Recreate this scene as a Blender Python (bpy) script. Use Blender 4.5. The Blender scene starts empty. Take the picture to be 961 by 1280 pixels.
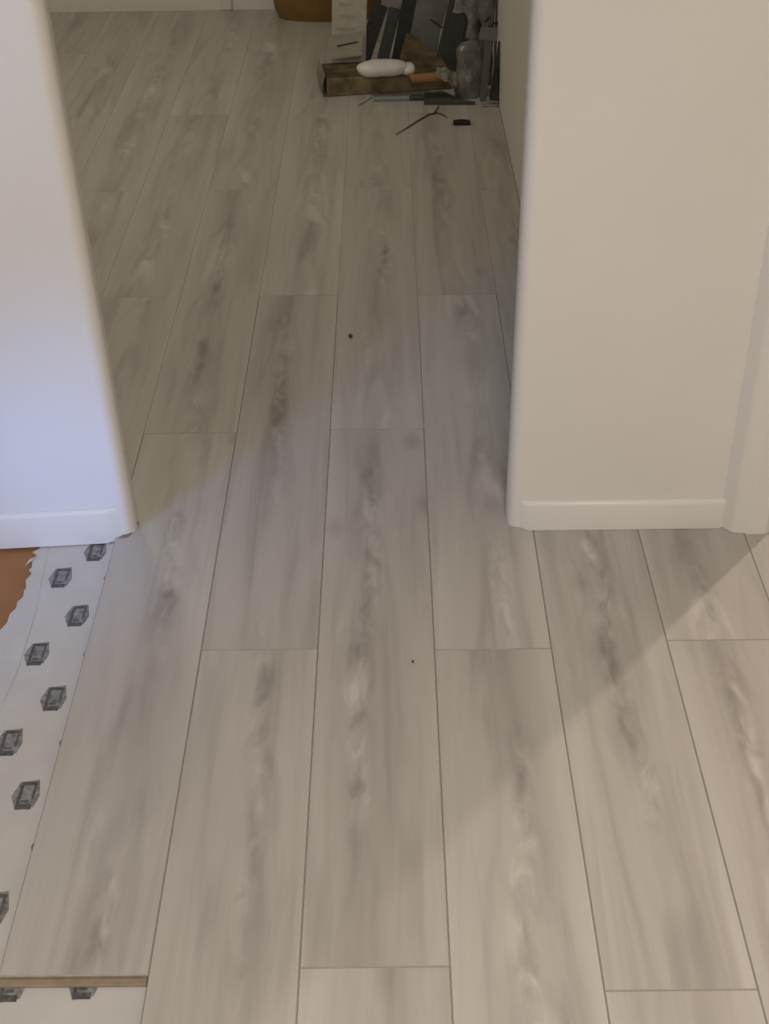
import bpy, bmesh, math, random
from mathutils import Vector, Matrix, noise
random.seed(7)
SC = bpy.context.scene
COL = SC.collection
W = 0.2                        # plank width (m)
LP = 6.718 * W                 # plank length
HALL_Z = 2.45

# ------------------------------------------------------------------ camera
F = 1676.9
CAM = Vector((0, 0, 7.6592 * W))
RM = Matrix(((0.99991977, 0.01138899, -0.00554487),
             (-0.00213767, 0.58317949, 0.81234051),
             (-0.01248539, 0.81226349, -0.58315705)))   # columns: right, up, forward
cd = bpy.data.cameras.new('camera')
cd.sensor_fit = 'HORIZONTAL'; cd.sensor_width = 36; cd.lens = 36 * F / 961
cd.clip_start = 0.02
cam = bpy.data.objects.new('camera', cd); COL.objects.link(cam)
m = Matrix.Identity(4)
for i in range(3):
    m[i][0] = RM[i][0]; m[i][1] = RM[i][1]; m[i][2] = -RM[i][2]; m[i][3] = CAM[i]
cam.matrix_world = m
SC.camera = cam

def ray(px, py): return RM @ Vector(((px - 480.5) / F, (640 - py) / F, 1))
def gp(px, py, z=0.0):
    d = ray(px, py); return CAM + d * ((z - CAM.z) / d.z)
def ap(px, py, y):
    d = ray(px, py); return CAM + d * (y / d.y)

# ------------------------------------------------------------------ world, lights, exposure
w = bpy.data.worlds.new('world'); SC.world = w; w.use_nodes = True
bg = w.node_tree.nodes['Background']
bg.inputs[0].default_value = (0.62, 0.76, 1.0, 1); bg.inputs[1].default_value = 0.6
vs = SC.view_settings
vs.view_transform = 'Standard'; vs.look = 'None'; vs.gamma = 1; vs.use_curve_mapping = False
vs.exposure = 0.0
def area(name, loc, target, sx, sy, power, col):
    l = bpy.data.lights.new(name, 'AREA'); l.shape = 'RECTANGLE'; l.size = sx; l.size_y = sy
    l.energy = power; l.color = col
    o = bpy.data.objects.new(name, l); COL.objects.link(o); o.location = loc
    o.rotation_euler = (Vector(target) - Vector(loc)).to_track_quat('-Z', 'Y').to_euler()
    return o
# hall ceiling lamp, behind and above the viewer
area('hall_ceiling_light', (0.25, -0.35, 2.37), (0.25, -0.35, 0), 0.45, 0.45, 41, (1.0, 0.93, 0.845))
# daylight through the glazed door in the hall's left wall
dl = area('door_daylight', (-1.19, 1.12, 0.34), (-0.54, 2.06, 0.16), 0.3, 0.3, 0.66, (0.15, 0.36, 1.0))
dl.data.spread = math.radians(42)
dl = area('door_fill_upper', (-1.19, 1.36, 1.35), (-0.70, 2.06, 0.95), 0.4, 0.5, 0.8, (0.35, 0.55, 1.0))  # weak blue fill added at the upper pane to tint the upper wall
dl.data.spread = math.radians(80)
# lamp of the room behind the doorway on the right
area('side_room_light', (2.02, 3.55, 2.33), (1.2, 2.4, 0), 0.07, 0.07, 26, (1.0, 0.82, 0.66))
# weak old lamp of the far room
area('far_room_light', (-1.3, 4.1, 2.36), (-1.3, 4.1, 0), 0.4, 0.4, 12, (1.0, 0.94, 0.74))

# ------------------------------------------------------------------ helpers
class MB:
    def __init__(s): s.bm = bmesh.new()
    def box(s, c, d, rot=None, bev=0.0, seg=2, mi=0):
        r = bmesh.ops.create_cube(s.bm, size=1.0); vs_ = r['verts']
        bmesh.ops.scale(s.bm, vec=Vector(d), verts=vs_)
        if bev:
            es = {e for v in vs_ for e in v.link_edges}
            rr = bmesh.ops.bevel(s.bm, geom=list(es), offset=bev, segments=seg, affect='EDGES', profile=0.5)
            vs_ = list({v for f in rr['faces'] for v in f.verts} | {v for v in vs_ if v.is_valid})
        M_ = Matrix.Translation(Vector(c)) @ (rot.to_4x4() if rot else Matrix.Identity(4))
        bmesh.ops.transform(s.bm, matrix=M_, verts=vs_)
        if mi:
            for f in {f for v in vs_ for f in v.link_faces}: f.material_index = mi
        return s
    def prism(s, pts, z0, z1, mi=0):
        a = [s.bm.verts.new((p[0], p[1], z0)) for p in pts]
        b = [s.bm.verts.new((p[0], p[1], z1)) for p in pts]
        n = len(pts); fs = [s.bm.faces.new(a[::-1]), s.bm.faces.new(b)]
        for i in range(n): fs.append(s.bm.faces.new((a[i], a[(i + 1) % n], b[(i + 1) % n], b[i])))
        for f in fs: f.material_index = mi
        return s
    def slab(s, pts, ext):           # any planar outline given thickness along ext
        e = Vector(ext); a = [s.bm.verts.new(Vector(p)) for p in pts]; b = [s.bm.verts.new(Vector(p) + e) for p in pts]
        n = len(pts); s.bm.faces.new(a[::-1]); s.bm.faces.new(b)
        for i in range(n): s.bm.faces.new((a[i], a[(i + 1) % n], b[(i + 1) % n], b[i]))
        return s
    def tube(s, path, rad, n=8):
        rings = []
        path = [Vector(p) for p in path]
        for i, p in enumerate(path):
            t = (path[min(i + 1, len(path) - 1)] - path[max(i - 1, 0)]).normalized()
            u = t.cross(Vector((0, 0, 1)))
            if u.length < 1e-3: u = t.cross(Vector((0, 1, 0)))
            u.normalize(); v = t.cross(u)
            r = rad[i] if isinstance(rad, (list, tuple)) else rad
            rings.append([s.bm.verts.new(p + (u * math.cos(k * 2 * math.pi / n) + v * math.sin(k * 2 * math.pi / n)) * r) for k in range(n)])
        for a, b in zip(rings, rings[1:]):
            for k in range(n): s.bm.faces.new((a[k], a[(k + 1) % n], b[(k + 1) % n], b[k]))
        s.bm.faces.new(rings[0][::-1]); s.bm.faces.new(rings[-1]); return s
    def lathe(s, prof, n=40, c=(0, 0)):
        rings = [[s.bm.verts.new((c[0] + r * math.cos(k * 2 * math.pi / n), c[1] + r * math.sin(k * 2 * math.pi / n), z)) for k in range(n)] for r, z in prof]
        for a, b in zip(rings, rings[1:]):
            for k in range(n): s.bm.faces.new((a[k], a[(k + 1) % n], b[(k + 1) % n], b[k]))
        s.bm.faces.new(rings[0][::-1]); s.bm.faces.new(rings[-1]); return s
    def grid(s, fn, nu, nv):         # fn(u,v) -> point
        g = [[s.bm.verts.new(Vector(fn(i / nu, j / nv))) for j in range(nv + 1)] for i in range(nu + 1)]
        for i in range(nu):
            for j in range(nv): s.bm.faces.new((g[i][j], g[i + 1][j], g[i + 1][j + 1], g[i][j + 1]))
        return s
    def build(s, name, mats, parent=None, smooth=False, solid=0.0):
        if solid: bmesh.ops.solidify(s.bm, geom=list(s.bm.faces), thickness=solid)
        bmesh.ops.recalc_face_normals(s.bm, faces=list(s.bm.faces))
        me = bpy.data.meshes.new(name); s.bm.to_mesh(me); s.bm.free()
        for mm in (mats if isinstance(mats, (list, tuple)) else [mats]): me.materials.append(mm)
        if smooth:
            for p in me.polygons: p.use_smooth = True
            try: me.set_sharp_from_angle(angle=math.radians(40))
            except Exception: pass
        o = bpy.data.objects.new(name, me); COL.objects.link(o)
        if parent: o.parent = parent; o.matrix_parent_inverse = Matrix.Identity(4)
        return o
def tag(o, label=None, cat=None, group=None, kind=None):
    if label: o['label'] = label
    if cat: o['category'] = cat
    if group: o['group'] = group
    if kind: o['kind'] = kind
    return o
def thing(name, loc, label, cat, group=None):
    o = bpy.data.objects.new(name, None); COL.objects.link(o); o.location = loc; o.empty_display_size = .05
    return tag(o, label, cat, group)
def rel(o, t):                       # mesh built in world space -> child of thing t (pure translation)
    o.parent = t; o.matrix_parent_inverse = Matrix.Identity(4)
    base = t.location
    for v in o.data.vertices: v.co -= base
    return o
def rounded(pts, radii, n=6):        # round polygon corners
    out = []
    N = len(pts)
    for i, p in enumerate(pts):
        r = radii[i]; p = Vector(p).to_2d()
        if r <= 0: out.append(p); continue
        a = (Vector(pts[i - 1]).to_2d() - p).normalized(); b = (Vector(pts[(i + 1) % N]).to_2d() - p).normalized()
        ang = a.angle(b); t = r / math.tan(ang / 2)
        p0 = p + a * t; p1 = p + b * t; c = p + (a + b).normalized() * (r / math.sin(ang / 2))
        a0 = math.atan2(p0.y - c.y, p0.x - c.x); a1 = math.atan2(p1.y - c.y, p1.x - c.x)
        d = (a1 - a0 + math.pi) % (2 * math.pi) - math.pi
        for k in range(n + 1): out.append(Vector((c.x + r * math.cos(a0 + d * k / n), c.y + r * math.sin(a0 + d * k / n))))
    return out

# ------------------------------------------------------------------ materials
def mat(name, col, rough=0.6, spec=0.4, var=0.0, vscale=8.0, bump=0.0, bscale=200.0, alpha=1.0, stretch=(1, 1, 1)):
    m_ = bpy.data.materials.new(name); m_.use_nodes = True
    nt = m_.node_tree; b = nt.nodes['Principled BSDF']
    b.inputs['Roughness'].default_value = rough; b.inputs['Specular IOR Level'].default_value = spec
    b.inputs['Base Color'].default_value = (*col, 1); b.inputs['Alpha'].default_value = alpha
    tc = nt.nodes.new('ShaderNodeTexCoord'); mp = nt.nodes.new('ShaderNodeMapping'); mp.inputs['Scale'].default_value = stretch
    nt.links.new(tc.outputs['Object'], mp.inputs[0])
    if var:
        n = nt.nodes.new('ShaderNodeTexNoise'); n.inputs['Scale'].default_value = vscale; n.inputs['Detail'].default_value = 4
        r = nt.nodes.new('ShaderNodeValToRGB')
        r.color_ramp.elements[0].position = .3; r.color_ramp.elements[1].position = .7
        r.color_ramp.elements[0].color = (*[c * (1 - var) for c in col], 1)
        r.color_ramp.elements[1].color = (*[min(1, c * (1 + var)) for c in col], 1)
        nt.links.new(mp.outputs[0], n.inputs['Vector']); nt.links.new(n.outputs[0], r.inputs[0]); nt.links.new(r.outputs[0], b.inputs['Base Color'])
    if bump:
        n2 = nt.nodes.new('ShaderNodeTexNoise'); n2.inputs['Scale'].default_value = bscale; n2.inputs['Detail'].default_value = 2
        bp = nt.nodes.new('ShaderNodeBump'); bp.inputs['Strength'].default_value = bump; bp.inputs['Distance'].default_value = .002
        nt.links.new(tc.outputs['Object'], n2.inputs['Vector']); nt.links.new(n2.outputs[0], bp.inputs['Height']); nt.links.new(bp.outputs[0], b.inputs['Normal'])
    return m_

def laminate():
    m_ = bpy.data.materials.new('grey_oak_laminate'); m_.use_nodes = True
    nt = m_.node_tree; N = nt.nodes; Lk = nt.links; b = N['Principled BSDF']
    def nd(t, **k):
        n = N.new(t)
        for a, v in k.items(): setattr(n, a, v)
        return n
    def math_(op, a, b_=None, c=None, clamp=False):
        n = nd('ShaderNodeMath', operation=op, use_clamp=clamp)
        for i, v in enumerate((a, b_, c)):
            if v is None: continue
            if isinstance(v, (int, float)): n.inputs[i].default_value = v
            else: Lk.new(v, n.inputs[i])
        return n.outputs[0]
    def smooth(v, lo, hi):
        n = nd('ShaderNodeMapRange', interpolation_type='SMOOTHSTEP'); Lk.new(v, n.inputs[0])
        n.inputs[1].default_value = lo; n.inputs[2].default_value = hi; return n.outputs[0]
    tc = nd('ShaderNodeTexCoord'); oi = nd('ShaderNodeObjectInfo')
    sep = nd('ShaderNodeSeparateXYZ'); Lk.new(tc.outputs['Object'], sep.inputs[0])
    x, y = sep.outputs[0], sep.outputs[1]; rnd = oi.outputs['Random']
    off = math_('MULTIPLY', rnd, 37.0)
    def noise_(sx, sy, detail, dist=0.0, o=0.0, rough=.5):
        cv = nd('ShaderNodeCombineXYZ'); Lk.new(math_('MULTIPLY', x, sx), cv.inputs[0]); Lk.new(math_('MULTIPLY', y, sy), cv.inputs[1])
        Lk.new(math_('ADD', off, o), cv.inputs[2])
        n = nd('ShaderNodeTexNoise'); n.inputs['Scale'].default_value = 1; n.inputs['Detail'].default_value = detail
        n.inputs['Distortion'].default_value = dist; n.inputs['Roughness'].default_value = rough
        Lk.new(cv.outputs[0], n.inputs['Vector']); return n.outputs[0]
    # heart of the board wanders along its length
    wander = math_('MULTIPLY', math_('SUBTRACT', noise_(.4, 2.6, 2), .5), .085)
    shift = math_('MULTIPLY', math_('SUBTRACT', rnd, .5), .05)
    xc = math_('ABSOLUTE', math_('ADD', math_('ADD', x, wander), shift))
    core = math_('SUBTRACT', 1.0, smooth(xc, .004, .026))
    fleck = noise_(34, 13, 3, .8, 17.0)
    corem = smooth(noise_(2, 2.4, 1, 0, 41.0), .40, .58)
    edge = smooth(math_('ABSOLUTE', x), .055, .10)
    heart = math_('SUBTRACT', 1.0, smooth(xc, .004, .075))
    patch = smooth(noise_(11, 1.9, 2, .4, 3.1), .36, .68)
    streak = noise_(26, 1.7, 4, .5, 7.7, .55)
    fine = noise_(110, 5.0, 2, .2, 11.3)
    # cathedral arches inside the heart
    cv = nd('ShaderNodeCombineXYZ')
    arch = math_('ADD', math_('MULTIPLY', y, 5.0), math_('MULTIPLY', math_('MULTIPLY', xc, xc), 900.0))
    arch = math_('ADD', arch, math_('MULTIPLY', noise_(8, 2.6, 3, 0, 5.5), 5.0))
    rings = math_('MULTIPLY', math_('ADD', math_('SINE', math_('MULTIPLY', arch, 2.6)), 1.0), .5)
    ringm = math_('MULTIPLY', math_('MULTIPLY', smooth(rings, .55, 1.0), heart), smooth(noise_(6, 2.5, 2, 0, 21.0), .42, .6))
    lightm = math_('MULTIPLY', math_('MULTIPLY', smooth(rings, .6, .05), heart), smooth(noise_(9, 3.3, 2, .5, 33.0), .52, .66))
    d = math_('MULTIPLY', math_('MULTIPLY', heart, patch), .42)
    d = math_('ADD', d, math_('MULTIPLY', smooth(streak, .42, .75), .42))
    d = math_('ADD', d, math_('MULTIPLY', math_('SUBTRACT', fine, .5), .16))
    d = math_('ADD', d, math_('MULTIPLY', ringm, .30))
    d = math_('SUBTRACT', d, math_('MULTIPLY', lightm, .36))
    d = math_('ADD', d, math_('MULTIPLY', math_('MULTIPLY', math_('SUBTRACT', .5, fleck), math_('MULTIPLY', core, corem)), 2.5))
    d = math_('SUBTRACT', d, math_('MULTIPLY', math_('MULTIPLY', edge, smooth(noise_(3, .9, 1, 0, 51.0), .4, .65)), .22))
    d = math_('ADD', d, math_('MULTIPLY', math_('SUBTRACT', rnd, .5), .16))
    # rare knots
    kv = nd('ShaderNodeCombineXYZ'); Lk.new(math_('MULTIPLY', x, 4.2), kv.inputs[0]); Lk.new(math_('MULTIPLY', y, 2.2), kv.inputs[1]); Lk.new(off, kv.inputs[2])
    vo = nd('ShaderNodeTexVoronoi'); vo.inputs['Scale'].default_value = 1; Lk.new(kv.outputs[0], vo.inputs['Vector'])
    d = math_('ADD', d, math_('MULTIPLY', math_('SUBTRACT', 1.0, smooth(vo.outputs['Distance'], .02, .11)), .45))
    cr = nd('ShaderNodeValToRGB'); cr.color_ramp.interpolation = 'LINEAR'
    e = cr.color_ramp.elements
    e[0].position = -0.0; e[0].color = (.57, .538, .50, 1)
    e[1].position = 1.0; e[1].color = (.235, .21, .195, 1)
    a = e.new(.22); a.color = (.487, .453, .416, 1)
    a = e.new(.55); a.color = (.376, .343, .315, 1)
    dd = math_('ADD', math_('MULTIPLY', d, .62), .24, clamp=True)
    Lk.new(dd, cr.inputs[0])
    Lk.new(cr.outputs[0], b.inputs['Base Color'])
    b.inputs['Roughness'].default_value = .42; b.inputs['Specular IOR Level'].default_value = .4
    bp = nd('ShaderNodeBump'); bp.inputs['Strength'].default_value = .12; bp.inputs['Distance'].default_value = .001
    Lk.new(fine, bp.inputs['Height']); Lk.new(bp.outputs[0], b.inputs['Normal'])
    return m_
M = {}
M['laminate'] = laminate()
M['chamfer'] = mat('grey_plank_bevel', (.36, .322, .285), .6, .3, .1, 30)
M['core'] = mat('fibreboard_core', (.31, .25, .185), .8, .2, .12, 60)
M['wall'] = mat('white_wall_paint', (.72, .69, .64), .55, .35, .02, 3, .05, 350)
M['trim'] = mat('white_trim_gloss', (.735, .71, .665), .35, .45)
M['ceil'] = mat('ceiling_white', (.75, .73, .70), .8, .2, .02, 4)
M['under'] = mat('white_foam_underlay', (.56, .54, .51), .45, .45, .04, 14, .15, 90)
M['flange'] = mat('clear_plastic_flange', (.515, .497, .47), .4, .5, .09, 30, .4, 60)
M['print'] = mat('grey_ink', (.235, .23, .225), .6, .3, .45, 110)
M['print2'] = mat('dark_grey_ink', (.10, .097, .094), .6, .3, .4, 160)
M['subfloor'] = mat('brown_hardboard', (.33, .155, .062), .65, .3, .12, 9)
M['kraft'] = mat('brown_kraft_card', (.21, .125, .045), .8, .15, .15, 14)
M['card'] = mat('dirty_cardboard', (.235, .185, .11), .85, .15, .45, 18)
M['cardpale'] = mat('pale_card_edge', (.48, .445, .37), .8, .2, .2, 25)
M['whitecard'] = mat('white_printed_carton', (.52, .50, .43), .55, .3, .1, 30)
M['whitebag'] = mat('white_plastic_film', (.74, .72, .69), .35, .5, .08, 20, .4, 40)
M['orange'] = mat('orange_wood', (.36, .19, .09), .7, .2, .2, 30, stretch=(1, 5, 5))
M['dplank'] = mat('charcoal_plank', (.050, .048, .045), .55, .35, .3, 30, stretch=(4, 4, .6))
M['gplank'] = mat('dark_grey_plank', (.085, .088, .08), .5, .35, .15, 20, stretch=(4, 4, .6))
M['gedge'] = mat('grey_plank_edge', (.15, .15, .14), .5, .35, .1, 20)
M['greysheet'] = mat('grey_paper_sheet', (.31, .31, .30), .6, .3, .16, 14)
M['film'] = mat('grey_crumpled_film', (.23, .23, .22), .25, .6, .4, 24, .5, 40)
M['filmlight'] = mat('pale_crumpled_film', (.40, .40, .385), .25, .6, .3, 40, .5, 60)
M['faintprint'] = mat('faint_print', (.43, .415, .355), .6, .3, .1, 60)
M['label'] = mat('pale_grey_sticker', (.33, .33, .32), .5, .3, .06, 40)
M['black'] = mat('black_plastic', (.016, .015, .013), .5, .4)
M['steel'] = mat('grey_steel_blade', (.32, .34, .32), .35, .5, .08, 30)
M['twig'] = mat('brown_strap', (.12, .105, .08), .7, .3, .2, 40)
M['dust'] = mat('brown_debris', (.10, .085, .055), .9, .1, .3, 200)
M['frame'] = mat('white_door_frame', (.72, .72, .70), .4, .4)
M['lamp_body'] = mat('white_lamp_body', (.8, .8, .78), .4, .4)
gl = bpy.data.materials.new('clear_glass'); gl.use_nodes = True
nt = gl.node_tree; nt.nodes.remove(nt.nodes['Principled BSDF'])
mx = nt.nodes.new('ShaderNodeMixShader'); tr = nt.nodes.new('ShaderNodeBsdfTransparent'); gs = nt.nodes.new('ShaderNodeBsdfGlossy')
mx.inputs[0].default_value = .08; gs.inputs[1].default_value = .05
nt.links.new(tr.outputs[0], mx.inputs[1]); nt.links.new(gs.outputs[0], mx.inputs[2]); nt.links.new(mx.outputs[0], nt.nodes['Material Output'].inputs[0])
M['glass'] = gl
em = bpy.data.materials.new('lamp_glow'); em.use_nodes = True
eb = em.node_tree.nodes['Principled BSDF']; eb.inputs['Emission Color'].default_value = (1, .88, .72, 1); eb.inputs['Emission Strength'].default_value = 3
M['glow'] = em

def struct(o): o['kind'] = 'structure'; return o

# ------------------------------------------------------------------ floor: hardboard base, planks laid in columns
X0 = -2.6492 * W
fl = struct(MB().prism([(-2.35, -1.35), (3.2, -1.35), (3.2, 5.85), (-2.35, 5.85)], -0.05, -0.0165).build('floor', M['subfloor']))
TH = .0112
def plank_mesh(length, width=W, c=.0015):
    b = MB(); hw = width / 2 - .00002; hl = length / 2 - .00002
    lv = [(hw, hl, -TH), (hw, hl, -c), (hw - c, hl - c, 0)]
    R_ = [[b.bm.verts.new((sx * a, sy * d, z)) for sx, sy in ((-1, -1), (1, -1), (1, 1), (-1, 1))] for a, d, z in lv]
    b.bm.faces.new(R_[0][::-1]).material_index = 1
    for q in range(2):
        for k in range(4):
            b.bm.faces.new((R_[q][k], R_[q][(k + 1) % 4], R_[q + 1][(k + 1) % 4], R_[q + 1][k])).material_index = 1 + q
    b.bm.faces.new(R_[2]).material_index = 0
    bmesh.ops.recalc_face_normals(b.bm, faces=list(b.bm.faces))
    me = bpy.data.meshes.new('plank'); b.bm.to_mesh(me); b.bm.free()
    me.materials.append(M['laminate']); me.materials.append(M['core']); me.materials.append(M['chamfer']); return me
cache = {}
def plank(xa, ya, yb, width=W):
    if yb - ya < .03 or width < .01: return
    k = (round(yb - ya, 4), round(width, 4), .0006 if ya > 2.1 else .0015)
    if k not in cache: cache[k] = plank_mesh(*k)
    o = bpy.data.objects.new('plank', cache[k]); COL.objects.link(o); o.parent = fl
    o.location = (xa + width / 2, (ya + yb) / 2, 0); return o
JO = {0: 5.4385, 1: 8.6663, 2: 5.4819, 3: 8.6393, 4: 5.2846, 5: 8.7255}   # measured end joints (in plank widths)
FAR_Y = 28.49 * W
BACK_Y = -1.2
FX_L, FX_R = -2.2, .378        # far room side walls
FRONT = 2.077                  # face of the front wall, right of the opening
edge_plank = None
for c in range(-9, 13):
    xa = X0 + c * W; xb = xa + W
    j = JO.get(c, 8.68 if c % 2 else 5.42) * W
    def run(y0, y1, xa=xa, wd=W, j=j):
        n0 = math.floor((y0 - j) / LP); out = []
        ya = j + n0 * LP
        while ya < y1:
            o = plank(xa, max(ya, y0), min(ya + LP, y1), wd)
            if o: out.append(o)
            ya += LP
        return out
    lo, hi = xa, xb
    if c < 0:                       # left of the laid hall columns: only the far room
        y0 = 2.145
        a = max(lo, FX_L + .004)
        if hi > a: run(y0, FAR_Y - .004, a, hi - a)
    elif c == 0:
        o = run(j, FAR_Y - .004); edge_plank = o[0]
    elif hi < FX_R:                 # through the doorway
        run(BACK_Y + .004, FAR_Y - .004)
    elif lo < FX_R:                 # runs under the front wall's end, cut along the far room's wall
        run(BACK_Y + .004, FRONT + .03); run(FRONT + .03, FAR_Y - .004, xa, FX_R - .0012 - xa)
    elif hi < .7:
        run(BACK_Y + .004, FRONT + .03)
    else: run(BACK_Y + .004, 4.94)
for yy in (FRONT + .03, 3.46): plank(.482, yy, min(yy + LP, 4.94), X0 + 6 * W - .482)

# click lip on the open end of the edge plank
lp = MB().box((0, -(LP / 2) - .0055, -.0085), (W - .004, .011, .0055), bev=.001, seg=1).build('click_lip', M['core'], edge_plank)
lp['label'] = 'tan fibreboard click lip on the open plank end'

# ------------------------------------------------------------------ walls
# right stub of the front wall, between the central opening and the right doorway
p = rounded([(.221, FRONT), (.716, FRONT), (.716, FRONT + .075), (.221, FRONT + .075)], [.022, 0, 0, .03], 10)
struct(MB().prism(p, .0008, HALL_Z).build('wall_front_right', M['wall'], smooth=True))
# left part of the front wall, a few degrees out of square
LA = math.radians(4.0)
LO_ = Vector((-.487, 2.068))
def lw(u, v):                       # u: distance leftwards from the opening, v: depth behind the face
    dl = Vector((-math.cos(LA), -math.sin(LA))); db = Vector((-math.sin(LA), math.cos(LA)))
    q = LO_ + dl * u + db * v; return (q.x, q.y)
p = rounded([lw(.64, 0), lw(0.004, 0), lw(0.004, .085), lw(.64, .085)], [0, .026, .035, 0], 10)
wl = struct(MB().prism(p, -.016, HALL_Z).build('wall_front_left', M['wall'], smooth=True))
for v in wl.data.vertices: v.co.x -= .022 * max(0, v.co.z)      # the partition stands slightly out of plumb
struct(MB().box((-.155, FRONT + .04, (2.06 + HALL_Z) / 2), (.756, .074, HALL_Z - 2.06)).box((1.16, FRONT + .04, (2.06 + HALL_Z) / 2), (.886, .074, HALL_Z - 2.06)).build('wall_front_header', M['wall']))
struct(MB().box((1.68, FRONT + .04, HALL_Z / 2), (.15, .074, HALL_Z)).build('wall_front_far_right', M['wall']))
# casing of the right doorway: steps forward of the wall, thins towards its opening
p = rounded([(.628, FRONT - .0005), (.646, 2.054), (.668, 2.050), (.677, 2.046), (.709, 2.047), (.722, 2.055), (.722, FRONT + .08), (.7165, FRONT + .08), (.7165, FRONT - .0005)],
            [0, .016, .006, .003, .004, .003, 0, 0, 0], 6)
struct(MB().prism(p, .0008, 2.06).build('trim_1', M['wall'], smooth=True))

# baseboards with a rounded top ledge
def baseboard(name, a, b, h, t, taper=.008, z0=0.0):
    a = Vector(a); b = Vector(b); d = (b - a).normalized(); n = Vector((d.y, -d.x))   # n: towards the room
    prof = [(0.0005, z0), (t, z0), (t, h - .009), (t * .86, h - .005), (t * .5, h - .001), (0.0005, h)]
    mb = MB(); L_ = (b - a).length
    def ring(s, k): return [mb.bm.verts.new((*(a + d * s + n * (o * k)), z)) for o, z in prof]
    rs = [ring(0, .02), ring(taper, 1), ring(L_ - taper, 1), ring(L_, .02)]
    for r0, r1 in zip(rs, rs[1:]):
        for i in range(len(prof)): mb.bm.faces.new((r0[i], r0[(i + 1) % len(prof)], r1[(i + 1) % len(prof)], r1[i]))
    mb.bm.faces.new(rs[0]); mb.bm.faces.new(rs[-1][::-1])
    return struct(mb.build(name, M['trim'], smooth=True))
baseboard('baseboard_front_right', (.246, FRONT), (.640, FRONT), .064, .0105, .014, z0=.0008)
baseboard('baseboard_front_left', lw(.60, 0), lw(.032, 0), .066, .010, .03, z0=-.009)
# far room
struct(MB().box(((FX_L + FX_R) / 2, FAR_Y + .05, HALL_Z / 2 - .008), (FX_R - FX_L, .1, HALL_Z + .016)).build('wall_far', M['wall']))
struct(MB().box((FX_R + .05, (FRONT + .076 + FAR_Y + .1) / 2, HALL_Z / 2 - .008), (.1, FAR_Y + .1 - FRONT - .076, HALL_Z + .016)).build('wall_far_right', M['wall']))
struct(MB().box((FX_L - .05, 3.92, HALL_Z / 2 - .008), (.1, 3.75, HALL_Z + .016)).build('wall_far_left', M['wall']))
struct(MB().box((-1.66, 2.10, HALL_Z / 2 - .008), (1.04, .074, HALL_Z + .016)).build('wall_far_near', M['wall']))
baseboard('baseboard_far', (FX_L, FAR_Y), (FX_R, FAR_Y), .085, .012)
# hall shell
HX_L, HX_R = -1.10, 1.70
struct(MB().box((HX_L - .05, -.2, HALL_Z / 2 - .008), (.1, 2.0, HALL_Z + .016))
       .box((HX_L - .05, 1.93, HALL_Z / 2 - .008), (.1, .26, HALL_Z + .016))
       .box((HX_L - .05, 1.3, 2.24), (.1, 1.0, .42)).build('wall_left', M['wall']))
struct(MB().box((HX_R + .05, .44, HALL_Z / 2 - .008), (.1, 3.28, HALL_Z + .016)).build('wall_right', M['wall']))
struct(MB().box((.3, BACK_Y - .05, HALL_Z / 2 - .008), (2.9, .1, HALL_Z + .016)).build('wall_back', M['wall']))
dr = struct(MB().box((HX_L - .05, .82, 1.0), (.05, .04, 2.04)).box((HX_L - .05, 1.78, 1.0), (.05, .04, 2.04)).box((HX_L - .05, 1.3, 2.0), (.05, .92, .05))
            .box((HX_L - .05, 1.3, .05), (.05, .92, .12)).box((HX_L - .05, 1.3, 1.02), (.04, .92, .03)).build('door_1', M['frame']))
for z0, z1 in ((.11, 1.005), (1.035, 1.975)):
    MB().box((HX_L - .05, 1.3, (z0 + z1) / 2), (.006, .92, z1 - z0)).build('pane', M['glass'], dr)
# side room behind the right doorway
struct(MB().box((3.05, 3.5, HALL_Z / 2 - .008), (.1, 3.1, HALL_Z + .016)).build('wall_side_right', M['wall']))
struct(MB().box((1.74, 5.0, HALL_Z / 2 - .008), (2.52, .1, HALL_Z + .016)).build('wall_side_far', M['wall']))
struct(MB().box((2.4, 2.12, HALL_Z / 2 - .008), (1.2, .074, HALL_Z + .016)).build('wall_side_near', M['wall']))
struct(MB().prism([(-2.35, -1.35), (3.2, -1.35), (3.2, 5.85), (-2.35, 5.85)], HALL_Z + .009, HALL_Z + .05).build('ceiling', M['ceil']))
def lamp(loc, r, label):
    t = thing('ceiling_lamp', (loc[0], loc[1], HALL_Z + .009), label, 'lamp')
    MB().lathe([(r, -.002), (r, -.025), (r * .94, -.03)], 32).build('lamp_base', M['lamp_body'], t, True)
lamp((.25, -.35), .3, 'round white ceiling lamp of the hall')
lamp((-1.3, 4.1), .25, 'round white ceiling lamp of the dim far room')

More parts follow.
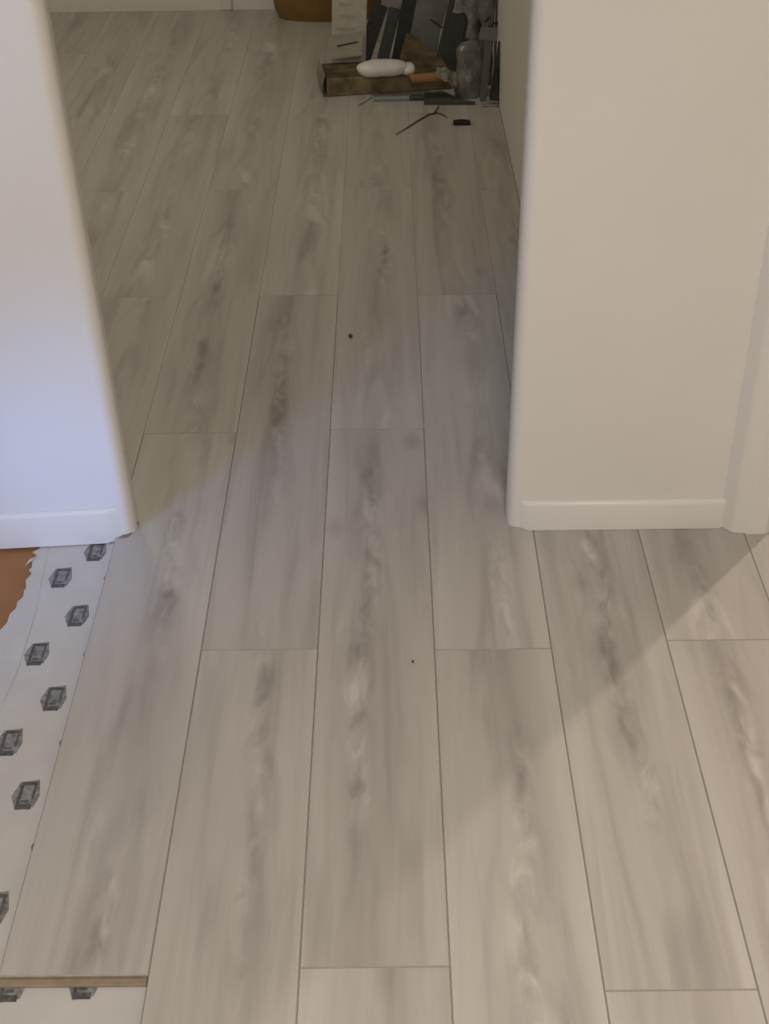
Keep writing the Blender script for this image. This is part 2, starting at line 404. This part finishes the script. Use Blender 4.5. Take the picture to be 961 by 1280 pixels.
# ------------------------------------------------------------------ foam underlay on the unfinished side
ZU = -.0118
rag = [(66, 677), (52, 681), (49, 686), (41, 690), (47, 694), (38, 700), (44, 706), (36, 712), (41, 718), (33, 724), (36, 731), (30, 738), (29, 746), (22, 752), (20, 760), (12, 768), (9, 778), (0, 788), (-14, 800)]
rp = [gp(a_, b_, ZU) for a_, b_ in rag]
ed = [(q.x, q.y) for q in rp]
out = [(-.48, 2.051), (-.50, 2.056)] + ed + [(-.735, 1.72), (-.735, .35), (1.6, .35), (1.6, 2.03), (-.3, 2.03)]
un = tag(MB().prism(out, -.0150, ZU).build('underlay_sheet', M['under']), 'white foam underlay sheet with printed dark marks beside the laid planks', 'underlay')
ux = [-.617, -.566, -.515, -.464, -.414]
def hexmark(cx, cy):
    w_, l_ = .0225, .031
    o = MB().prism([(cx - w_ * .95, cy - l_ * .1), (cx - w_ * .45, cy - l_), (cx + w_ * .75, cy - l_ * .8), (cx + w_, cy - l_ * .05), (cx + w_ * .7, cy + l_), (cx - w_ * .55, cy + l_ * .85)], ZU + .0001, ZU + .0003).build('printed_mark', M['print'], un)
    b_ = MB()
    for (x0_, y0_, x1_, y1_) in ((-.5, -.95, .6, -.62), (-.42, .62, .66, .84), (-.5, -.62, -.26, .62), (.46, -.3, .62, .62), (-.2, -.5, .3, -.36)):
        b_.prism([(cx + x0_ * w_, cy + y0_ * l_), (cx + x1_ * w_, cy + y0_ * l_), (cx + x1_ * w_, cy + y1_ * l_), (cx + x0_ * w_, cy + y1_ * l_)], ZU + .0003, ZU + .0005)
    b_.build('mark_frame', M['print2'], o)
for i, xx in enumerate(ux):
    for k in range(5):
        yy = (2.035 if i % 2 else 1.953) - k * .2115 - (0 if i % 2 == 0 else -.0)
        if i % 2 and k == 0: yy = 2.032
        if i % 2 and k: yy = 2.0555 - k * .2125
        if -.53 < xx < -.40 and yy > 1.16 and xx > -.51: continue
        if yy > 1.12 or xx < -.53: hexmark(xx, yy)
hexmark(-.417, 1.089); hexmark(-.514, 1.086)
for xx in (-.668, -.719):
    for k in range(4):
        yy = (1.738 if xx > -.7 else 1.63) - k * .2115 - (.106 if xx > -.7 else 0)
        hexmark(xx, yy) if xx > -.7 else None
# clear lap flange along the torn edge
fe = [gp(a_, b_, ZU) for a_, b_ in [(60, 680), (58, 700), (51, 730), (46, 760), (37, 790), (22, 838), (0, 888), (-30, 960)]]
def fl_fn(u, v):
    k = u * (len(fe) - 1); i = min(int(k), len(fe) - 2); q = fe[i].lerp(fe[i + 1], k - i)
    kk = min(u * 1.0, 1) * (len(ed) - 1); i2 = min(int(kk), len(ed) - 2); e2 = Vector(ed[i2]).lerp(Vector(ed[i2 + 1]), kk - i2)
    x_ = q.x + (e2.x - q.x) * v * .9; y_ = q.y + (min(e2.y, q.y + .01) - q.y) * v * .25
    return (x_, y_, ZU + .0005 + .0012 * abs(noise.noise(Vector((x_ * 45, y_ * 22, 1.3)))))
MB().grid(fl_fn, 26, 5).build('lap_flange', M['under'], un, False)
# curled torn strips along the baseboard
for pts in ([(-4, 680), (20, 680), (45, 678), (60, 675), (70, 671)], [(72, 679), (80, 676), (105, 675), (135, 675)]):
    pp = [gp(a_, b_, ZU + .004) for a_, b_ in pts]
    mb = MB()
    for j_, (q0, q1) in enumerate(zip(pp, pp[1:])):
        a0 = mb.bm.verts.new((q0.x, q0.y - .006, ZU + .0002)); a1 = mb.bm.verts.new((q1.x, q1.y - .006, ZU + .0002))
        b0 = mb.bm.verts.new((q0.x, q0.y + .001, ZU + .006)); b1 = mb.bm.verts.new((q1.x, q1.y + .001, ZU + .006))
        mb.bm.faces.new((a0, a1, b1, b0))
    bmesh.ops.remove_doubles(mb.bm, verts=list(mb.bm.verts), dist=1e-5)
    mb.build('curled_edge', M['under'], un, False, solid=.0006)
# torn wisp pointing over the brown base, and a flat dark grey wedge at the casing's foot
q = [gp(a_, b_, ZU + .003) for a_, b_ in [(46, 696), (40, 701), (31, 708), (37, 699)]]
MB().slab(q, (0, 0, .0006)).build('torn_wisp', M['flange'], un)
q = [gp(a_, b_, .001) for a_, b_ in [(148, 673), (160, 671), (169, 662), (174, 652), (166, 657), (160, 664)]]
tag(MB().slab(q, (0, 0, .0012)).build('foot_wedge', mat('grey_wedge', (.20, .20, .18), .6, .3, .2, 60)), 'small flat grey wedge at the foot of the left door casing', 'scrap')

# ------------------------------------------------------------------ far room: debris heap in the corner
struct(MB().box((ap(283, 5, FAR_Y - .015).x, FAR_Y - .012, .15), (.045, .022, .298), bev=.003, seg=1).build('trim_2', M['trim']))

def crumple(v, amp, sc, seed=0.0):
    return noise.noise_vector(Vector((v[0] * sc + seed, v[1] * sc, v[2] * sc))) * amp
def rough_up(o, amp, sc, seed=0.0):
    for v in o.data.vertices: v.co += crumple(v.co, amp, sc, seed)
    return o
def sack_mesh(name, cx, cy, ax, ay, h, m_, topk=.8, amp=.008, sc=9, e=3.0, nz=14, n=36, seed=0., sm=True):
    b = MB(); rings = []
    for i in range(nz + 1):
        t = i / nz; z = h * t
        k = (1 - .10 * math.exp(-t * 18)) * (1 + (topk - 1) * t) * (1 - .25 * max(0, t - .93) / .07)
        rg = []
        for q_ in range(n):
            a_ = q_ * 2 * math.pi / n; c_, s_ = math.cos(a_), math.sin(a_)
            p_ = Vector((cx + ax * k * math.copysign(abs(c_) ** (2 / e), c_), cy + ay * k * math.copysign(abs(s_) ** (2 / e), s_), z))
            if i: p_ += crumple(p_, amp, sc, seed) * min(1, t * 6)
            rg.append(b.bm.verts.new(p_))
        rings.append(rg)
    for a_, c_ in zip(rings, rings[1:]):
        for q_ in range(n): b.bm.faces.new((a_[q_], a_[(q_ + 1) % n], c_[(q_ + 1) % n], c_[q_]))
    b.bm.faces.new(rings[0][::-1]); b.bm.faces.new(rings[-1])
    return b.build(name, m_, None, sm)

# brown paper sack against the far wall
t = thing('paper_sack', (-.235, 5.585, .0006), 'brown kraft paper sack standing against the far wall', 'sack')
rel(sack_mesh('sack_body', -.235, 5.585, .222, .104, .55, M['kraft'], .96, .003, 6, 2.2), t)
rel(MB().box((-.235, 5.585, .562), (.40, .02, .05), bev=.006).build('folded_top', M['kraft']), t)

# low dirty carton lying in front
CR = math.radians(9.0)
co = gp(409, 121.5); cR = Matrix.Rotation(CR, 3, 'Z')
def cl(u, v, z): return Vector((co.x, co.y, 0)) + cR @ Vector((u, v, 0)) + Vector((0, 0, z))
CL, CD, CH = .432, .165, .062
t = thing('low_carton', cl(CL / 2, CD / 2, .0006), 'flattened dirty brown cardboard box lying under the white packet', 'box')
rel(MB().box(cl(CL / 2, CD / 2, CH / 2 + .001), (CL, CD, CH), cR, .004, 2).build('box_body', M['card']), t)
for v0 in (.0, CD / 2):
    rel(rough_up(MB().grid(lambda u, v, v0=v0: cl(.004 + u * (CL - .01), v0 + .003 + v * (CD / 2 - .006), CH + .002 + .004 * math.sin(v * 3.1)), 16, 5).build('top_flap', M['card'], None, True, solid=.002), .0025, 20), t)
rel(rough_up(MB().grid(lambda u, v: cl(-.004 - .012 * v * (1 - v) * 2 - .010 * (1 - v), u * CD, .004 + v * (CH + .012)), 8, 6).build('end_flap', M['cardpale'], None, True, solid=.003), .003, 25), t)
# white packet on it
c = gp(478, 96, CH + .012)
def pillow(name, c, ax, ay, az, rz, m_, e1=2.6, amp=.006, sc=16, nu=28, nv=14):
    b = MB(); rings = []
    R_ = Matrix.Rotation(rz, 3, 'Z')
    for i in range(1, nv):
        ph = -math.pi / 2 + math.pi * i / nv; rg = []
        for k in range(nu):
            th = 2 * math.pi * k / nu
            f_ = lambda w_: math.copysign(abs(w_) ** (2 / e1), w_)
            p_ = Vector((ax * f_(math.cos(th)) * abs(math.cos(ph)) ** .7, ay * f_(math.sin(th)) * abs(math.cos(ph)) ** .7, az * math.sin(ph)))
            q_ = c + R_ @ p_; q_ += crumple(q_, amp, sc); q_.z = max(q_.z, c.z - az); rg.append(b.bm.verts.new(q_))
        rings.append(rg)
    for a_, c_ in zip(rings, rings[1:]):
        for k in range(nu): b.bm.faces.new((a_[k], a_[(k + 1) % nu], c_[(k + 1) % nu], c_[k]))
    b.bm.faces.new(rings[0][::-1]); b.bm.faces.new(rings[-1])
    return b.build(name, m_, None, True)
t = thing('plastic_packet', (c.x, c.y, CH + .009), 'rounded white plastic packet lying on the dirty carton', 'packet')
rel(pillow('packet_body', Vector((c.x, c.y + .02, CH + .036)), .088, .045, .026, math.radians(10), M['whitebag']), t)
rel(pillow('packet_seal', Vector((c.x + .085, c.y + .035, CH + .028)), .026, .040, .017, math.radians(10), M['whitebag'], amp=.004), t)
# orange offcut and torn paper on the carton's end
c = gp(536, 98, CH + .012)
tag(rough_up(MB().box((c.x, c.y, CH + .016), (.125, .05, .013), cR, .003, 2).build('wood_offcut', M['orange']), .001, 30), 'short orange-brown wood offcut lying beside the white packet', 'offcut')
a_ = gp(549, 92, CH + .03)
tp = MB().grid(lambda u, v: Vector((a_.x - .012 + u * .07, a_.y + .03 - v * .06, CH + .042 - .05 * max(0, u - .3) - .02 * v)) + crumple((u * .1, v * .1, 0), .012, 38, 4.), 14, 12)
tag(tp.build('torn_paper', M['whitecard'], None, True, solid=.0008), 'crumpled pale torn paper at the end of the dirty carton', 'paper')

# tall white carton behind it
y_ = 4.815
x0_, x1_ = ap(413, 60, y_).x, ap(456, 60, y_).x
t = thing('white_carton', ((x0_ + x1_) / 2, y_ + .04, .0006), 'tall white printed carton standing behind the dirty carton', 'box')
sh = Matrix.Rotation(math.radians(2.5), 3, 'Y')
bx = Vector(((x0_ + x1_) / 2, y_ + .04, .0))
wd = x1_ - x0_
rel(MB().box(bx + sh @ Vector((0, 0, .241)), (wd, .08, .474), sh, .004, 2).build('carton_body', M['whitecard']), t)
for k in range(5):
    z_ = .165 + k * .042
    rel(MB().box(bx + sh @ Vector((-.012 + .004 * (k % 2), -.0408, z_)), (wd * (.5 - .06 * (k % 3)), .0008, .010), sh).build('printed_line', M['faintprint']), t)
rel(MB().grid(lambda u, v: Vector((x0_ - .012 * v + u * (wd + .006 * v) - .004, y_ - .002 - .085 * v, .142 + .014 * u - .058 * v)), 6, 6).build('bent_flap', M['whitecard'], None, True, solid=.003), t)
a_, b_ = ap(421, 57.5, y_ - .046), ap(447, 52.5, y_ - .040)
rel(MB().tube([a_, a_.lerp(b_, .5), b_], .0022, 6).build('slit', M['black']), t)

def lean(name, pb, pt, y0, back, width, thick, m_, label, cat, group=None, z0=None, edge=None, roll=0.0):
    b_ = ap(*pb, y0); g_ = Vector((b_.x, y0, .001))
    t_ = ap(*pt, y0 + back)
    d_ = (t_ - b_).normalized(); b_ = b_ - d_ * ((b_.z - .012) / d_.z)
    L_ = (t_ - b_).length
    zc = d_; xc = Vector((0, 1, 0)).cross(zc).normalized(); xc = (Matrix.Rotation(roll, 3, zc) @ xc); yc = zc.cross(xc)
    R_ = Matrix((xc, yc, zc)).transposed()
    t = thing(name, (b_.x, b_.y, .001), label, cat, group)
    rel(MB().box(b_ + d_ * L_ / 2, (width, thick, L_), R_, .0015, 1).build('board', m_), t)
    if edge: rel(MB().box(b_ + d_ * L_ / 2 + xc * (width / 2 + edge / 2 + .0003) + yc * .004, (edge, thick * .8, L_), R_, .001, 1).build('board_edge', M['gedge']), t)
    return t
lean('plank_offcut', (452, 80), (476, 6), 4.93, .06, .052, .012, M['dplank'], 'short charcoal plank offcut leaning next to the tall white carton', 'plank')
lean('plank_offcut', (477, 80), (494, 10), 4.95, .06, .042, .012, M['gplank'], 'dark grey plank offcut leaning between the two charcoal ones', 'plank')
lean('plank_offcut', (497, 80), (523, -60), 4.93, .10, .050, .012, M['dplank'], 'long charcoal plank offcut leaning against the grey paper sheet', 'plank')
lean('plank_offcut', (556, 84), (590, -60), 4.845, .03, .078, .014, M['gplank'], 'wide dark grey plank leaning beside the crumpled sack', 'plank', edge=.024)
# brown card triangle, grey sheet
q = [ap(*k, 4.86) for k in [(508, 42), (516, 44), (531, 58), (543, 78), (540, 92), (500, 92), (500, 70)]]
tag(MB().slab(q, (0, .005, 0)).build('card_scrap', M['card']), 'dark brown card scrap standing in front of the grey paper sheet', 'scrap')
gy = 5.075
q = [ap(*k, gy) for k in [(522, -70), (568, -70), (562, 0), (550, 40), (541, 100), (505, 100), (512, 50)]]
cx_ = sum(v.x for v in q) / len(q)
t = thing('paper_sheet', (cx_, gy, .0006), 'pale grey paper sheet standing upright behind the card scrap', 'paper')
rel(MB().slab(q, (0, .004, 0)).build('sheet', M['greysheet']), t)
a_, b_ = ap(538, 24, gy - .002), ap(553, 35, gy - .002)
rel(MB().tube([a_, b_], .003, 6).build('tear', M['gplank']), t)

# plastic sack in the corner with its pale folds and sticker
t = thing('plastic_sack', (.325, 4.725, .0006), 'grey crumpled plastic sack in the corner with a pale sticker', 'sack')
rel(sack_mesh('sack_body', .325, 4.725, .044, .050, .46, M['film'], .95, .009, 16, 2.6, 12, 20, 2.2, False), t)
y_ = 4.664
q = [ap(*k, y_) for k in [(600, 33), (622, 35), (620, 52), (598, 49)]]
rel(MB().slab(q, (0, .002, 0)).build('sticker', M['label']), t)
fo = [ap(591, -30, 4.69), ap(590, 46, 4.67)]
rel(rough_up(MB().grid(lambda u, v: fo[0].lerp(fo[1], v) + Vector(((u - .5) * .052 * (1 - .3 * v), -.012 * math.sin(u * 3.14), 0)), 8, 18).build('pale_fold', M['filmlight'], None, True, solid=.001), .010, 30, 3.), t)
for k, (a_, b_) in enumerate([((599, 40), (598, 24)), ((606, 28), (613, 20)), ((617, 29), (624, 31))]):
    pa, pb = ap(*a_, y_ - .004), ap(*b_, y_ - .004)
    rel(MB().tube([pa, pa.lerp(pb, .5) + Vector((.003, 0, .002)), pb], [.003, .006, .002], 6).build('dark_print', M['black']), t)
# bag of offcuts at the wall
t = thing('offcut_bag', (.28, 4.58, .0006), 'half full grey plastic bag of offcuts at the foot of the wall', 'bag')
rel(sack_mesh('bag_body', .278, 4.592, .050, .048, .175, M['film'], .72, .014, 15, 2.2, 9, 16, 9., False), t)
rel(MB().box((.345, 4.470, .0035), (.056, .012, .006), bev=.0015, seg=1).build('pale_hem', M['filmlight']), t)
lean('plank_offcut', (620, 120), (631, 52), 4.496, .05, .042, .012, M['dplank'], 'narrow charcoal offcut standing at the wall beside the plastic bag', 'plank')
lean('plank_offcut', (604, 122), (611, 50), 4.490, .01, .022, .010, M['gedge'], 'narrow pale grey offcut standing against the plastic bag', 'plank')
# torn bright film hanging over the wide plank
q = [(566, 15), (580, 17), (592, 27), (594, 0), (588, -30), (572, -30)]
fq = [ap(*k, 4.80) for k in q]
b = MB(); vs_ = [b.bm.verts.new(v) for v in fq]; b.bm.faces.new(vs_)
bmesh.ops.triangulate(b.bm, faces=list(b.bm.faces)); bmesh.ops.subdivide_edges(b.bm, edges=list(b.bm.edges), cuts=5, use_grid_fill=True)
tag(rough_up(b.build('torn_film', M['filmlight'], None, True, solid=.001), .008, 40), 'pale torn plastic film hanging over the wide dark plank', 'film')

# things on the floor before the heap
t0, t1 = gp(466, 126.5), gp(512, 125)
dv = (t1 - t0).normalized(); rz = math.atan2(dv.y, dv.x); Rz = Matrix.Rotation(rz, 3, 'Z')
t = thing('flat_scraper', ((t0.x + t1.x) / 2, t0.y, .0006), 'flat scraper with pale steel blade and dark handle on the floor', 'tool')
cb = (t0 + t1) / 2
rel(MB().box((cb.x, cb.y, .010), ((t1 - t0).length, .022, .006), Rz, .002, 1).box((cb.x, cb.y, .0038), ((t1 - t0).length * .96, .018, .006), Rz, .001, 1).build('blade', M['steel']), t)
ch = t1 + dv * .024
rel(MB().box((ch.x, ch.y, .0085), (.046, .024, .015), Rz, .004, 2).build('handle', M['gplank']), t)
q = [gp(*k, .001) for k in [(530, 131), (594, 131), (572, 126.5), (553, 117.5), (530, 119.5)]]
tag(MB().slab(q, (0, 0, .011)).build('plank_scrap', M['gplank']), 'small dark grey plank scrap flat on the floor beside the scraper', 'plank')
a_, b_ = gp(448, 131, .003), gp(464, 121, .003)
tag(MB().tube([a_, a_.lerp(b_, .5) + Vector((0, 0, .001)), b_], [.002, .0045, .003], 6).build('wood_splinter', M['cardpale']), 'short tan wood splinter on the floor before the dirty carton', 'splinter')
pts = [gp(*k, .003) for k in [(495, 168), (508, 160), (522, 151), (536, 143), (546, 141), (553, 143), (559, 147)]]
t = thing('plastic_strap', (pts[3].x, pts[3].y, .0006), 'thin curved brown strap lying loose on the floor', 'strap')
rel(MB().tube(pts, [.0012, .002, .0024, .003, .0036, .003, .0016], 6).build('strap_band', M['twig']), t)
p2 = [gp(*k, .003) for k in [(541, 142), (545, 138), (548, 133)]]
rel(MB().tube(p2, .0025, 6).build('strap_tail', M['twig']), t)
c = gp(577, 153.5, .006)
t = thing('black_clip', (c.x, c.y, .0006), 'small black plastic block alone on the floor', 'clip')
rel(MB().box((c.x, c.y, .0075), (.056, .020, .013), None, .003, 2).build('clip_body', M['black']), t)
rel(MB().box((c.x, c.y, .0150), (.030, .010, .003), None, .001, 1).build('clip_ridge', M['black']), t)
for (px_, py_, r_, lab) in ((438, 421, .0085, 'brown crumb of dirt on the plank inside the doorway'), (516, 827, .0035, 'tiny dark speck of dirt on the hall planks')):
    c = gp(px_, py_, .001)
    b = MB(); bmesh.ops.create_icosphere(b.bm, subdivisions=2, radius=r_)
    bmesh.ops.scale(b.bm, vec=(.6, 1.1, .35), verts=list(b.bm.verts)); bmesh.ops.translate(b.bm, vec=(c.x, c.y, r_ * .35 + .0003), verts=list(b.bm.verts))
    tag(rough_up(b.build('debris_crumb', M['dust'], None, True), r_ * .15, 160), lab, 'debris')
# lamp fixture of the side room
lamp((2.02, 3.55), .12, 'small white ceiling lamp of the side room')
